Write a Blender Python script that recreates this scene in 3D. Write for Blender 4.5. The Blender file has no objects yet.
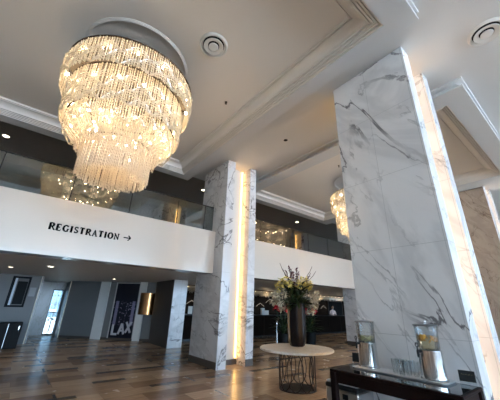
import bpy, bmesh, math, random
from mathutils import Vector, Matrix
random.seed(7)
PI = math.pi
S = bpy.context.scene
COL = S.collection

# ------------------------------------------------------------------ helpers
def link(o):
    COL.objects.link(o); return o

class MB:
    """collects shapes and links them as one mesh object"""
    def __init__(self):
        self.v = []; self.f = []; self.mi = []; self.m = 0
    def face(self, idx):
        self.f.append(tuple(idx)); self.mi.append(self.m)
    def add(self, pts):
        n = len(self.v); self.v.extend([tuple(p) for p in pts]); return n
    def box(self, x0, x1, y0, y1, z0, z1):
        n = self.add([(x0,y0,z0),(x1,y0,z0),(x1,y1,z0),(x0,y1,z0),(x0,y0,z1),(x1,y0,z1),(x1,y1,z1),(x0,y1,z1)])
        for q in ((0,3,2,1),(4,5,6,7),(0,1,5,4),(1,2,6,5),(2,3,7,6),(3,0,4,7)): self.face([n+i for i in q])
        return self
    def bbox(self, x0, x1, y0, y1, z0, z1, b=.01):
        """box with chamfered vertical and top edges"""
        self.loops([[(x0+b,y0+b),(x1-b,y0+b),(x1-b,y1-b),(x0+b,y1-b)]]*0 or
                   [self._oct(x0+b,x1-b,y0+b,y1-b,b*.3,z0), self._oct(x0,x1,y0,y1,b,z0+b), self._oct(x0,x1,y0,y1,b,z1-b), self._oct(x0+b,x1-b,y0+b,y1-b,b*.3,z1)], True, True)
        return self
    def _oct(self, x0,x1,y0,y1,b,z):
        return [(x0+b,y0,z),(x1-b,y0,z),(x1,y0+b,z),(x1,y1-b,z),(x1-b,y1,z),(x0+b,y1,z),(x0,y1-b,z),(x0,y0+b,z)]
    def loops(self, L, capa=False, capb=False, closed=True):
        n = len(L[0]); st = [self.add(l) for l in L]
        for a, b in zip(st, st[1:]):
            for i in range(n if closed else n-1):
                j = (i+1) % n
                self.face((a+i, a+j, b+j, b+i))
        if capa: self.face([st[0]+i for i in reversed(range(n))])
        if capb: self.face([st[-1]+i for i in range(n)])
        return self
    def lathe(self, prof, n=24, cx=0, cy=0, capa=True, capb=True):
        L = [[(cx+r*math.cos(2*PI*i/n), cy+r*math.sin(2*PI*i/n), z) for i in range(n)] for r, z in prof]
        return self.loops(L, capa, capb)
    def tube(self, pts, r, n=6, cap=True, closed=False):
        pts = [Vector(p) for p in pts]; L = []
        N = len(pts)
        up = None
        for i, p in enumerate(pts):
            if closed: t = pts[(i+1)%N]-pts[i-1]
            else: t = pts[min(i+1,N-1)]-pts[max(i-1,0)]
            t.normalize()
            if up is None or abs(up.dot(t)) > .98:
                up = Vector((0,0,1)) if abs(t.z) < .9 else Vector((1,0,0))
            a = (up - t*up.dot(t)).normalized(); b = t.cross(a); up = a
            rr = r[i] if isinstance(r, (list,tuple)) else r
            L.append([p + a*rr*math.cos(2*PI*k/n) + b*rr*math.sin(2*PI*k/n) for k in range(n)])
        if closed: L.append(L[0])
        return self.loops(L, cap and not closed, cap and not closed)
    def ball(self, c, r, n=8, m=5, s=(1,1,1)):
        L = []
        for j in range(m+1):
            t = PI*(j/m); t = min(max(t,.12),PI-.12)
            L.append([(c[0]+s[0]*r*math.sin(t)*math.cos(2*PI*i/n), c[1]+s[1]*r*math.sin(t)*math.sin(2*PI*i/n), c[2]-s[2]*r*math.cos(t)) for i in range(n)])
        return self.loops(L, True, True)
    def leaf(self, p, d, w, bend=.3, seg=4, up=Vector((0,0,1)), th=.002):
        """curved blade with real thickness"""
        p = Vector(p); d = Vector(d); L = d.length; t = d.normalized()
        side = t.cross(up)
        if side.length < .05: side = Vector((1,0,0))
        side.normalize(); nrm = side.cross(t)
        rows = []
        for i in range(seg+1):
            u = i/seg; ww = w*math.sin(PI*(.12+.86*u))
            c = p + d*u - up*(bend*L*u*u)
            rows.append([c-side*ww, c+nrm*(ww*.25+th), c+side*ww, c-nrm*(th-ww*.25)])
        return self.loops(rows, True, True)
    def build(self, name, mat, parent=None, smooth=False, kind=None, label=None, loc=None, rot=None):
        me = bpy.data.meshes.new(name); me.from_pydata(self.v, [], self.f); 
        mats = mat if isinstance(mat, (list,tuple)) else [mat]
        for m in mats: me.materials.append(m)
        for p, k in zip(me.polygons, self.mi): p.material_index = k
        bm = bmesh.new(); bm.from_mesh(me); bmesh.ops.recalc_face_normals(bm, faces=bm.faces)
        uvl = bm.loops.layers.uv.new('UV')
        for f in bm.faces:
            n = f.normal; a = max(range(3), key=lambda i: abs(n[i]))
            for l in f.loops:
                c = l.vert.co
                l[uvl].uv = (c.y, c.z) if a == 0 else ((c.x, c.z) if a == 1 else (c.x, c.y))
            f.smooth = bool(smooth)
        bm.to_mesh(me); bm.free()
        if smooth and smooth != 'all':
            try: me.set_sharp_from_angle(angle=math.radians(40))
            except Exception: pass
        o = link(bpy.data.objects.new(name, me))
        if parent is not None: o.parent = parent
        if loc: o.location = loc
        if rot: o.rotation_euler = rot
        if kind: o['kind'] = kind
        if label: o['label'] = label
        return o

def tag(o, label, cat, group=None, kind=None):
    o['label'] = label; o['category'] = cat
    if group: o['group'] = group
    if kind: o['kind'] = kind
    return o
def thing(name, loc, label, cat, group=None, rot=(0,0,0), kind=None):
    o = link(bpy.data.objects.new(name, None)); o.location = loc; o.rotation_euler = rot; o.empty_display_size = .1
    return tag(o, label, cat, group, kind)
def dup(root, loc, label=None, rot=None):
    r = root.copy(); COL.objects.link(r); r.location = loc
    if rot is not None: r.rotation_euler = rot
    if label: r['label'] = label
    for ch in list(root.children):
        c = ch.copy(); COL.objects.link(c); c.parent = r
        for g in list(ch.children):
            d = g.copy(); COL.objects.link(d); d.parent = c
    return r
def struct(name, mb, mat, smooth=False):
    return mb.build(name, mat, kind='structure', smooth=smooth)

# ------------------------------------------------------------------ materials
def newmat(name):
    m = bpy.data.materials.new(name); m.use_nodes = True
    nt = m.node_tree; b = nt.nodes['Principled BSDF']
    return m, nt, b
def pm(name, col, rough=.5, metal=0, noise=0, nscale=8, coat=0, bump=0, trans=0, ior=1.45, emit=None, estr=0, spec=None):
    m, nt, b = newmat(name)
    b.inputs['Base Color'].default_value = (*col, 1); b.inputs['Roughness'].default_value = rough
    b.inputs['Metallic'].default_value = metal; b.inputs['IOR'].default_value = ior
    if coat:
        b.inputs['Coat Weight'].default_value = coat; b.inputs['Coat Roughness'].default_value = .06
    if trans: b.inputs['Transmission Weight'].default_value = trans
    if spec is not None: b.inputs['Specular IOR Level'].default_value = spec
    if emit:
        b.inputs['Emission Color'].default_value = (*emit, 1); b.inputs['Emission Strength'].default_value = estr
    if noise or bump:
        tc = nt.nodes.new('ShaderNodeTexCoord'); nz = nt.nodes.new('ShaderNodeTexNoise'); nz.inputs['Scale'].default_value = nscale
        nz.inputs['Detail'].default_value = 5
        nt.links.new(tc.outputs['Object'], nz.inputs['Vector'])
        if noise:
            mx = nt.nodes.new('ShaderNodeMix'); mx.data_type = 'RGBA'
            mx.inputs['A'].default_value = (*[c*(1-noise) for c in col], 1); mx.inputs['B'].default_value = (*[min(1,c*(1+noise)) for c in col], 1)
            nt.links.new(nz.outputs['Fac'], mx.inputs['Factor']); nt.links.new(mx.outputs['Result'], b.inputs['Base Color'])
        if bump:
            bp = nt.nodes.new('ShaderNodeBump'); bp.inputs['Strength'].default_value = bump; bp.inputs['Distance'].default_value = .01
            nt.links.new(nz.outputs['Fac'], bp.inputs['Height']); nt.links.new(bp.outputs['Normal'], b.inputs['Normal'])
    return m
def nd(nt, typ, **kw):
    n = nt.nodes.new(typ)
    for k, v in kw.items(): setattr(n, k, v)
    return n
def math_n(nt, op, a, b=None, c=None):
    n = nd(nt, 'ShaderNodeMath', operation=op)
    for i, x in enumerate((a, b, c)):
        if x is None: continue
        if hasattr(x, 'is_output') or hasattr(x, 'links'): nt.links.new(x, n.inputs[i])
        else: n.inputs[i].default_value = x
    return n.outputs[0]
def mixc(nt, fac, a, b):
    n = nd(nt, 'ShaderNodeMix', data_type='RGBA')
    for key, x in (('Factor', fac), ('A', a), ('B', b)):
        if hasattr(x, 'links'): nt.links.new(x, n.inputs[key])
        else: n.inputs[key].default_value = (*x, 1) if isinstance(x, tuple) else x
    return n.outputs['Result']

def marble(name, base, vein, rough=.18, scale=1.0, joints=True, tile=(.72, 1.23), off=(0, 0), seed=0., dens=1.0, rot=.5):
    """polished stone: two sets of thin wandering veins, soft clouds, thin tile joints"""
    m, nt, b = newmat(name); L = nt.links
    tc = nd(nt, 'ShaderNodeTexCoord'); mp = nd(nt, 'ShaderNodeMapping')
    m0 = nd(nt, 'ShaderNodeMapping'); m0.inputs['Rotation'].default_value = (rot, -rot*.5, 0); L.new(tc.outputs['Object'], m0.inputs['Vector'])
    mp.inputs['Location'].default_value = (seed, seed*.7, seed*1.3)
    mp.inputs['Scale'].default_value = (scale*1.0, scale*1.05, scale*.36)
    L.new(m0.outputs['Vector'], mp.inputs['Vector'])
    def veins(sc, width, det, dist):
        nz = nd(nt, 'ShaderNodeTexNoise'); nz.inputs['Scale'].default_value = sc; nz.inputs['Detail'].default_value = det
        nz.inputs['Roughness'].default_value = .55; nz.inputs['Distortion'].default_value = dist
        L.new(mp.outputs['Vector'], nz.inputs['Vector'])
        a = math_n(nt, 'ABSOLUTE', math_n(nt, 'SUBTRACT', nz.outputs['Fac'], .5))
        r = nd(nt, 'ShaderNodeMapRange', interpolation_type='SMOOTHSTEP'); L.new(a, r.inputs['Value'])
        r.inputs['From Min'].default_value = 0; r.inputs['From Max'].default_value = width
        r.inputs['To Min'].default_value = 1; r.inputs['To Max'].default_value = 0
        return r.outputs['Result']
    def patch(sc, lo, hi):
        nz = nd(nt, 'ShaderNodeTexNoise'); nz.inputs['Scale'].default_value = sc; nz.inputs['Detail'].default_value = 2
        L.new(mp.outputs['Vector'], nz.inputs['Vector'])
        r = nd(nt, 'ShaderNodeMapRange'); L.new(nz.outputs['Fac'], r.inputs['Value'])
        r.inputs['From Min'].default_value = lo; r.inputs['From Max'].default_value = hi
        return r.outputs['Result']
    v1 = math_n(nt, 'MULTIPLY', veins(.85, .016, 7, .9), patch(.9, .42, .58))
    v2 = math_n(nt, 'MULTIPLY', veins(1.9, .022, 6, .5), patch(1.3, .48, .66))
    v3 = math_n(nt, 'MULTIPLY', veins(.6, .09, 5, 1.2), .22)
    vv = math_n(nt, 'MINIMUM', math_n(nt, 'ADD', math_n(nt, 'ADD', math_n(nt, 'MULTIPLY', v1, .85*dens), math_n(nt, 'MULTIPLY', v2, .5*dens)), v3), 1.0)
    c = mixc(nt, vv, base, vein)
    cl = patch(2.2, .3, .8)
    c = mixc(nt, math_n(nt, 'MULTIPLY', cl, .12), c, tuple(x*.8 for x in base))
    if joints:
        uv = nd(nt, 'ShaderNodeUVMap'); uv.uv_map = 'UV'
        mp2 = nd(nt, 'ShaderNodeMapping'); mp2.inputs['Location'].default_value = (off[0], off[1], 0); L.new(uv.outputs['UV'], mp2.inputs['Vector'])
        br = nd(nt, 'ShaderNodeTexBrick'); br.offset = 0; br.inputs['Scale'].default_value = 1
        br.inputs['Mortar Size'].default_value = .004; br.inputs['Mortar Smooth'].default_value = .3
        br.inputs['Brick Width'].default_value = tile[0]; br.inputs['Row Height'].default_value = tile[1]
        L.new(mp2.outputs['Vector'], br.inputs['Vector'])
        c = mixc(nt, math_n(nt, 'MULTIPLY', br.outputs['Fac'], .55), c, tuple(x*.45 for x in base))
    L.new(c, b.inputs['Base Color']); b.inputs['Roughness'].default_value = rough
    b.inputs['Specular IOR Level'].default_value = .5
    return m

def floor_mat():
    """glossy wood-look stone planks running along X, darker inlay strips"""
    m, nt, b = newmat('plank_stone_floor'); L = nt.links
    tc = nd(nt, 'ShaderNodeTexCoord')
    def brick(w, h, off, loc, ms=.003):
        mp = nd(nt, 'ShaderNodeMapping'); mp.inputs['Location'].default_value = loc; L.new(tc.outputs['Object'], mp.inputs['Vector'])
        br = nd(nt, 'ShaderNodeTexBrick'); br.offset = off; br.offset_frequency = 2
        br.inputs['Color1'].default_value = (0,0,0,1); br.inputs['Color2'].default_value = (1,1,1,1); br.inputs['Mortar'].default_value = (.5,.5,.5,1)
        br.inputs['Scale'].default_value = 1; br.inputs['Mortar Size'].default_value = ms; br.inputs['Mortar Smooth'].default_value = .1
        br.inputs['Brick Width'].default_value = w; br.inputs['Row Height'].default_value = h
        L.new(mp.outputs['Vector'], br.inputs['Vector']); return br
    b1 = brick(1.25, .42, .5, (.3, .1, 0))
    rmp = nd(nt, 'ShaderNodeValToRGB'); L.new(b1.outputs['Color'], rmp.inputs['Fac'])
    el = rmp.color_ramp.elements
    el[0].position = 0; el[0].color = (.175,.112,.070,1); el[1].position = 1; el[1].color = (.40,.295,.20,1)
    for p, c in ((.3,(.24,.162,.105,1)), (.55,(.30,.215,.142,1)), (.8,(.355,.258,.172,1))):
        e = el.new(p); e.color = c
    # grain stretched along the plank
    mg = nd(nt, 'ShaderNodeMapping'); mg.inputs['Scale'].default_value = (1.2, 14, 1); L.new(tc.outputs['Object'], mg.inputs['Vector'])
    g = nd(nt, 'ShaderNodeTexNoise'); g.inputs['Scale'].default_value = 2.2; g.inputs['Detail'].default_value = 6; L.new(mg.outputs['Vector'], g.inputs['Vector'])
    gr = nd(nt, 'ShaderNodeMapRange'); gr.inputs['From Min'].default_value = .3; gr.inputs['From Max'].default_value = .7
    gr.inputs['To Min'].default_value = 1.1; gr.inputs['To Max'].default_value = 1.75; L.new(g.outputs['Fac'], gr.inputs['Value'])
    c = nd(nt, 'ShaderNodeVectorMath', operation='SCALE'); L.new(rmp.outputs['Color'], c.inputs[0]); L.new(gr.outputs['Result'], c.inputs['Scale'])
    c = c.outputs[0]
    # dark inlay strips: some cells of a second, narrower lattice
    sp = nd(nt, 'ShaderNodeSeparateXYZ'); L.new(tc.outputs['Object'], sp.inputs[0])
    fy = math_n(nt, 'FRACT', math_n(nt, 'DIVIDE', math_n(nt, 'ADD', sp.outputs['Y'], 40.1), .84))
    iny = math_n(nt, 'LESS_THAN', fy, .21)
    b2 = brick(.64, .84, .37, (.06, .1, 0), .0)
    sel = math_n(nt, 'GREATER_THAN', b2.outputs['Color'], .66)
    strip = math_n(nt, 'MULTIPLY', iny, sel)
    c = mixc(nt, math_n(nt, 'MULTIPLY', strip, .8), c, (.06,.036,.022))
    # short dark bars at the plank ends
    fx = math_n(nt, 'FRACT', math_n(nt, 'DIVIDE', math_n(nt, 'ADD', sp.outputs['X'], 39.1), 2.5))
    bar = math_n(nt, 'MULTIPLY', math_n(nt, 'LESS_THAN', fx, .018), math_n(nt, 'GREATER_THAN', math_n(nt, 'FRACT', math_n(nt, 'DIVIDE', math_n(nt, 'ADD', sp.outputs['Y'], 40.1), 1.26)), .62))
    c = mixc(nt, math_n(nt, 'MULTIPLY', bar, .85), c, (.03,.022,.018))
    c = mixc(nt, math_n(nt, 'MULTIPLY', b1.outputs['Fac'], .55), c, (.08,.055,.04))
    L.new(c, b.inputs['Base Color'])
    b.inputs['Roughness'].default_value = .2; b.inputs['Specular IOR Level'].default_value = .5
    n2 = nd(nt, 'ShaderNodeTexNoise'); n2.inputs['Scale'].default_value = 3; L.new(tc.outputs['Object'], n2.inputs['Vector'])
    rr = nd(nt, 'ShaderNodeMapRange'); rr.inputs['To Min'].default_value = .17; rr.inputs['To Max'].default_value = .32; L.new(n2.outputs['Fac'], rr.inputs['Value'])
    L.new(rr.outputs['Result'], b.inputs['Roughness'])
    return m

def crystal_mat(name, tint, transp=.16):
    m = bpy.data.materials.new(name); m.use_nodes = True; nt = m.node_tree; nt.nodes.clear(); L = nt.links
    out = nd(nt, 'ShaderNodeOutputMaterial')
    tr = nd(nt, 'ShaderNodeBsdfTranslucent'); tr.inputs['Color'].default_value = (*tint, 1)
    df = nd(nt, 'ShaderNodeBsdfDiffuse'); df.inputs['Color'].default_value = (*tint, 1)
    gl = nd(nt, 'ShaderNodeBsdfGlossy'); gl.inputs['Roughness'].default_value = .22; gl.inputs['Color'].default_value = (.9,.9,.9,1)
    tp = nd(nt, 'ShaderNodeBsdfTransparent')
    m0 = nd(nt, 'ShaderNodeMixShader'); m0.inputs[0].default_value = .3; L.new(tr.outputs[0], m0.inputs[1]); L.new(df.outputs[0], m0.inputs[2])
    m1 = nd(nt, 'ShaderNodeMixShader'); m1.inputs[0].default_value = .25; L.new(m0.outputs[0], m1.inputs[1]); L.new(gl.outputs[0], m1.inputs[2])
    m2 = nd(nt, 'ShaderNodeMixShader'); m2.inputs[0].default_value = transp; L.new(m1.outputs[0], m2.inputs[1]); L.new(tp.outputs[0], m2.inputs[2])
    L.new(m2.outputs[0], out.inputs[0]); return m

def clear_glass(name, tint=(1,1,1), refl=.04, rough=.0, fres=1.0):
    """thin clear pane: mostly see-through with a fresnel reflection"""
    m = bpy.data.materials.new(name); m.use_nodes = True; nt = m.node_tree; nt.nodes.clear(); L = nt.links
    out = nd(nt, 'ShaderNodeOutputMaterial'); tp = nd(nt, 'ShaderNodeBsdfTransparent'); tp.inputs['Color'].default_value = (*tint, 1)
    gl = nd(nt, 'ShaderNodeBsdfGlossy'); gl.inputs['Roughness'].default_value = rough
    fr = nd(nt, 'ShaderNodeFresnel'); fr.inputs['IOR'].default_value = 1.5
    f2 = math_n(nt, 'MULTIPLY_ADD', fr.outputs[0], fres, refl)
    mx = nd(nt, 'ShaderNodeMixShader'); L.new(f2, mx.inputs[0]); L.new(tp.outputs[0], mx.inputs[1]); L.new(gl.outputs[0], mx.inputs[2])
    L.new(mx.outputs[0], out.inputs[0]); return m
def emit(name, col, s):
    m = bpy.data.materials.new(name); m.use_nodes = True; nt = m.node_tree; nt.nodes.clear()
    o = nd(nt, 'ShaderNodeOutputMaterial'); e = nd(nt, 'ShaderNodeEmission'); e.inputs[0].default_value = (*col, 1); e.inputs[1].default_value = s
    nt.links.new(e.outputs[0], o.inputs[0]); return m

M = dict(
 floor=floor_mat(),
 ceil=pm('ceiling_paint', (.64,.635,.63), .6, noise=.02, nscale=1.5),
 soffit=pm('soffit_paint', (.64,.64,.645), .55),
 coffer=pm('coffer_taupe_paint', (.77,.72,.67), .55, noise=.02, nscale=1.2),
 mezzceil=pm('mezzanine_ceiling_dark', (.20,.17,.15), .6),  # much darker and browner than the main ceiling
 mezzwall=pm('mezzanine_wall_paint', (.17,.18,.175), .6, noise=.06, nscale=1),
 band=pm('balcony_gloss_paint', (.63,.55,.475), .35, coat=1),
 under=pm('underside_paint', (.62,.62,.62), .5),
 greywall=pm('grey_wall_paint', (.20,.205,.21), .45, noise=.05, nscale=2),
 palewall=pm('pale_wall_paint', (.55,.55,.54), .5),
 pilaster=pm('white_pilaster_paint', (.82,.82,.80), .5), brown=pm('dark_brown_panel', (.065,.052,.045), .4, noise=.1, nscale=3),
 recep=pm('reception_wall_veneer', (.026,.017,.012), .8, spec=.06, noise=.25, nscale=5),
 marble=marble('white_veined_marble', (.93,.92,.92), (.20,.19,.20), seed=3.1, dens=1.25, off=(-.03, -1.19), tile=(.73,1.23)),
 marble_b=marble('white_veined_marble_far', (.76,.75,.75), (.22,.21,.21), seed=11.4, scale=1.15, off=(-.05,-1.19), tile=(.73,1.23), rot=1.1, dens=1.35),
 greymarble=marble('grey_veined_marble', (.30,.285,.27), (.2,.17,.14), seed=6, joints=False, scale=1.3),
 stonebase=pm('brown_stone_skirting', (.10,.08,.066), .35, noise=.2, nscale=6),
 led=emit('warm_led_strip', (1,.56,.17), 5.5),
 gold=pm('satin_gold_trim', (.80,.72,.58), .5, metal=.2),
 blacktrim=pm('black_metal', (.012,.012,.013), .35, metal=.4),
 glass=clear_glass('balustrade_glass', (.62,.68,.66), .17),
 bulb=emit('warm_bulb', (1,.78,.50), 54),
 crystal=crystal_mat('crystal_bead', (.95,.88,.74)),
 crystal_fr=crystal_mat('crystal_fringe_bead', (.94,.84,.70), .15),
 bronze=pm('dark_bronze', (.05,.035,.025), .35, metal=.8),
 plaster=pm('white_plaster', (.72,.71,.70), .6),
 ventw=pm('vent_white_metal', (.70,.69,.67), .4), dark=pm('dark_void', (.025,.025,.025), .8, spec=.05),
 spot=emit('downlight_lens', (1,.86,.66), 9),
 wood=pm('espresso_wood', (.012,.005,.0045), .5, noise=.3, nscale=9, spec=.12),
 blackglass=pm('black_glass_top', (.010,.009,.009), .05, coat=.6),
 steel=pm('polished_steel', (.72,.72,.72), .16, metal=1), steelb=pm('brushed_steel', (.55,.54,.53), .3, metal=1),
 blackpl=pm('black_plastic', (.012,.012,.013), .35),
 acryl=clear_glass('clear_acrylic', (.96,.97,.97), .05, fres=.55), drink=clear_glass('lemon_water', (.93,.92,.80), .01, fres=.2),
 drinko=clear_glass('orange_water', (.96,.88,.70), .01, fres=.2),
 orange=pm('orange_slice', (.85,.42,.06), .4, noise=.25, nscale=30), lemon=pm('lemon_slice', (.74,.72,.46), .4, noise=.2, nscale=30),
 tumbler=clear_glass('tumbler_glass', (.97,.98,.98), .06, fres=.25),
 card=pm('black_card', (.012,.012,.012), .3), cardtxt=pm('gold_ink', (.30,.25,.12), .5),
 table_stone=marble('cream_stone_top', (.92,.88,.81), (.60,.50,.40), rough=.28, joints=False, scale=6, seed=2),
 iron=pm('dark_iron', (.045,.035,.030), .4, metal=.7),
 vase=pm('dark_brown_glaze', (.009,.006,.007), .28, spec=.3),
 leaf=pm('dark_green_leaf', (.020,.040,.014), .45, noise=.4, nscale=12), stem=pm('green_stem', (.06,.09,.03), .5),
 yellow=pm('yellow_petal', (.80,.68,.22), .5, noise=.2, nscale=20), white=pm('cream_petal', (.62,.57,.46), .55, noise=.2, nscale=20),
 purple=pm('plum_floret', (.16,.045,.05), .5, noise=.3, nscale=20), red=pm('red_petal', (.62,.03,.05), .4), twig=pm('brown_twig', (.06,.035,.02), .7),
 pot=pm('black_pot', (.008,.008,.008), .6, spec=.2),
 desk=pm('dark_desk_veneer', (.012,.008,.006), .8, noise=.3, nscale=4, spec=.05), desktop=pm('black_stone_counter', (.02,.02,.02), .3, spec=.2),
 lidgrey=pm('grey_lid_metal', (.20,.20,.205), .35, metal=.6), chev=emit('chevron_glint', (1,.86,.70), .5), bulbr=emit('small_crystal_bulb', (1,.78,.5), 4), tray=pm('silver_tray', (.80,.80,.80), .38, metal=.55), tintmarble=marble('warm_tinted_marble', (.46,.36,.28), (.16,.10,.07), seed=9, rough=.3, joints=False, scale=2.2), brass=pm('brass_inlay', (.85,.66,.42), .35, metal=1), paper=pm('white_paper', (.82,.80,.76), .6),
 cabinet=pm('black_cabinet', (.008,.008,.009), .55, spec=.2), frame=pm('dark_picture_frame', (.012,.013,.016), .6, spec=.2), mat=pm('silver_mat_board', (.16,.17,.18), .6, spec=.2),
 copper=pm('polished_copper', (.60,.30,.12), .2, metal=1),
 ink=pm('black_letter', (.004,.004,.004), .8, spec=.05),
 poster=None, letter=pm('pale_letter', (.62,.62,.66), .5),
 outwall=pm('outdoor_paving', (.82,.81,.79), .8), skin=pm('skin', (.55,.36,.27), .5), shirt=pm('pale_pink_shirt', (.90,.74,.72), .7), hair=pm('dark_hair', (.012,.009,.008), .5),
 doorglass=clear_glass('smoked_door_glass', (.30,.34,.36), .03),
 outleaf=pm('outdoor_leaf', (.03,.07,.03), .6, noise=.4, nscale=9),
)

# ------------------------------------------------------------------ key measures (metres)
H_CEIL, Z_SOF, Z_COF = 6.05, 5.85, 6.12
BY = 7.18            # face of the balcony front
MZ = 2.47            # ceiling under the mezzanine
X0, X1, Y0, Y1 = -7.0, 24.0, -18.0, 18.0

# ------------------------------------------------------------------ setting
struct('floor', MB().box(X0-.2, X1+.2, Y0-.2, Y1+.3, -.2, 0), M['floor'])
struct('outdoor_paving', MB().box(-45, 60, -45, Y0-.2, -.3, -.05), M['outwall'])
struct('outdoor_paving', MB().box(-4, 8, Y1+.3, 40, -.3, -.05), M['outwall'])
struct('roof', MB().box(X0-.3, X1+.3, Y0-.3, Y1+.4, 6.36, 6.55), M['ceil'])
P1 = (-2.36, 3.90, .71, 8.71); C1 = (-2.0, 3.56, 1.12, 8.35)
P2 = (6.01, 12.30, .71, 8.71); C2 = (6.48, 11.6, 1.12, 8.35)
YE = P1[3]-.02
cm = MB()
for x0, x1, y0, y1 in ((X0, X1, Y0, P1[2]+.02), (X0, P1[0]+.02, P1[2]+.02, YE), (P1[1]-.02, P2[0]+.02, P1[2]+.02, YE), (P2[1]-.02, X1, P1[2]+.02, YE)):
    cm.box(x0, x1, y0, y1, H_CEIL, H_CEIL+.2)
struct('ceiling', cm, M['ceil'])
struct('ceiling_mezzanine', MB().box(X0, X1, YE, Y1, H_CEIL, H_CEIL+.2), M['mezzceil'])
def rect(r, o, z):
    x0, x1, y0, y1 = r
    return [(x0-o,y0-o,z),(x1+o,y0-o,z),(x1+o,y1+o,z),(x0-o,y1+o,z)]
def coffer_panel(name, P, C):
    mb = MB(); mb.m = 0
    outer = [(.02,H_CEIL),(.02,H_CEIL-.03),(.012,H_CEIL-.036),(-.10,H_CEIL-.036),(-.11,H_CEIL-.05),(-.05,Z_SOF+.06),(-.03,Z_SOF+.045),(-.008,Z_SOF+.04),(0,Z_SOF+.034),(0,Z_SOF+.006),(-.006,Z_SOF)]
    mb.loops([rect(P, o, z) for o, z in outer] + [rect(C, 0, Z_SOF)])
    mb.m = 1
    prof = [(0,0),(0,.02)]
    o = 0
    for k in range(3):
        prof += [(o-.030, .024+.016*k), (o-.034, .065+.016*k), (o-.046, .065+.016*k), (o-.048, .040+.016*k)]; o -= .048
    prof += [(o-.03, .075), (o-.032, .10)]; o -= .032
    for k in range(1, 7):
        a = k/6*PI/2; prof.append((o-.15*(1-math.cos(a)), .10+.12*math.sin(a)))
    o -= .15
    prof += [(o-.005,.25),(o-.018,.25),(o-.02,.225),(o-.05,.225),(o-.055,.26),(o-.06,.27)]
    mb.loops([rect(C, o, Z_SOF+z) for o, z in prof], False, True)
    return struct(name, mb, [M['soffit'], M['coffer']])
coffer_panel('ceiling_coffer', P1, C1)
coffer_panel('ceiling_coffer', P2, C2)

# outer walls
struct('wall_left', MB().box(X0-.2, X0, Y0, Y1, 0, 6.4), M['palewall'])
struct('wall_right', MB().box(X1, X1+.2, Y0, Y1, 0, 6.4), M['palewall'])
ww = MB(); ww.box(X0, X1, Y0-.2, Y0, 5.9, 6.4).box(X0, X1, Y0-.2, Y0, 0, .12)
nx = 10; step = (X1-X0)/nx
for i in range(nx+1):
    ww.box(X0+i*step-.09, X0+i*step+.09, Y0-.2, Y0, 0, 5.95)
ww.box(X0, X1, Y0-.14, Y0-.06, 2.45, 2.53)
struct('wall_front_windows', ww, M['palewall'])

# balcony front, mezzanine slab and upper wall
bx = [X0, 4.35, 5.57, 12.49, 13.71, X1]
for a, b_ in ((0,1),(2,3),(4,5)):
    struct('wall_balcony', MB().bbox(bx[a], bx[b_], BY, BY+.42, 2.41, 3.675, .006), M['band'])
US = []
for a, b_ in ((0,1),(2,3),(4,5)): US.append((bx[a], bx[b_], BY+.42, 8.215))
US += [(X0, X1, 8.215, 10.83), (X0, 4.80, 10.83, 12.73), (5.41, X1, 10.83, 12.73), (X0, X1, 12.73, Y1+.2)]
for q in US: struct('ceiling_underside', MB().box(*q, MZ, 3.55), M['under'])
struct('wall_mezzanine', MB().box(X0, X1, 12.0, 12.2, 3.55, 6.1), M['mezzwall'])
mf = MB()
for px in (-.9, 3.3, 7.0, 10.6): mf.box(px, px+1.25, 11.9, 12.0, 3.55, 5.75)
struct('door_mezzanine', mf, M['brown'])

# pillars -------------------------------------------------------------
def pillar(label, x0, y0, w, dpt, mat, ztop=H_CEIL-.003, group='marble pillars', side=None, rear=False):
    t = thing('marble_pillar', (x0+w/2, y0+dpt/2, 0), label, 'pillar', group, kind='thing')
    hx, hy = w/2, dpt/2; jl, jr, rd = .29, .27, .40
    s = MB()
    s.box(-hx, -hx+jl, -hy, -hy+rd, 0, ztop); s.box(hx-jr, hx, -hy, -hy+rd, 0, ztop); yb = hy-rd if rear else hy
    s.box(-hx, hx, -hy+rd, yb, 0, ztop)
    if rear:
        s.box(-hx, -hx+jl, yb, hy, 0, ztop).box(hx-jr, hx, yb, hy, 0, ztop)
        for xx in (-hx+jl+.045, hx-jr-.085): MB().box(xx, xx+.04, yb+.004, yb+.04, .17, ztop-.04).build('led_strip', M['led'], t)
    s.build('stone_cladding', mat, t)
    MB().box(-hx+jl+.002, hx-jr-.002, -hy+rd-.003, -hy+rd-.0, .14, ztop).build('recess_panel', M['plaster'], t)
    if side: MB().box(-hx-.006, -hx, -hy+.01, hy, .17, ztop).build('tinted_side', side, t, label='veined side face tinted for warm light')
    b = MB(); g = .004; zz = .17
    b.box(-hx-g, -hx, -hy+.02, hy+g, 0, zz); b.box(hx, hx+g, -hy, hy+g, 0, zz); b.box(-hx-g, -hx+jl, hy, hy+g, 0, zz); b.box(hx-jr, hx+g, hy, hy+g, 0, zz)
    b.box(-hx+jl, hx-jr, -hy+rd-g, -hy+rd, 0, zz*.8); b.box(hx-jr, hx+g, -hy-g, -hy, 0, zz)
    b.build('stone_skirting', M['stonebase'], t)
    MB().box(hx-jr-.085, hx-jr-.045, -hy+rd-.04, -hy+rd-.004, .17, ztop-.04).build('led_strip', M['led'], t)
    MB().box(-hx+jl+.002, -hx+jl+.03, -hy+rd-.05, -hy+rd-.004, .17, ztop-.04).build('led_strip', M['led'], t)
    return t
PIL = pillar('large white veined marble pillar behind the dark console table with drink dispensers', 4.36, 1.168, 1.20, 1.46, M['marble'], rear=True)
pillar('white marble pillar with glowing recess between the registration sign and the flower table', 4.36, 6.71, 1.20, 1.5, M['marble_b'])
pillar('warm-tinted marble pillar at the right edge, beyond the lit side of the largest pillar', 12.42, 1.83, 1.2, 1.46, M['marble'], side=M['tintmarble'], rear=True)  # warm light on its left side is put in as brown marble colour
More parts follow.
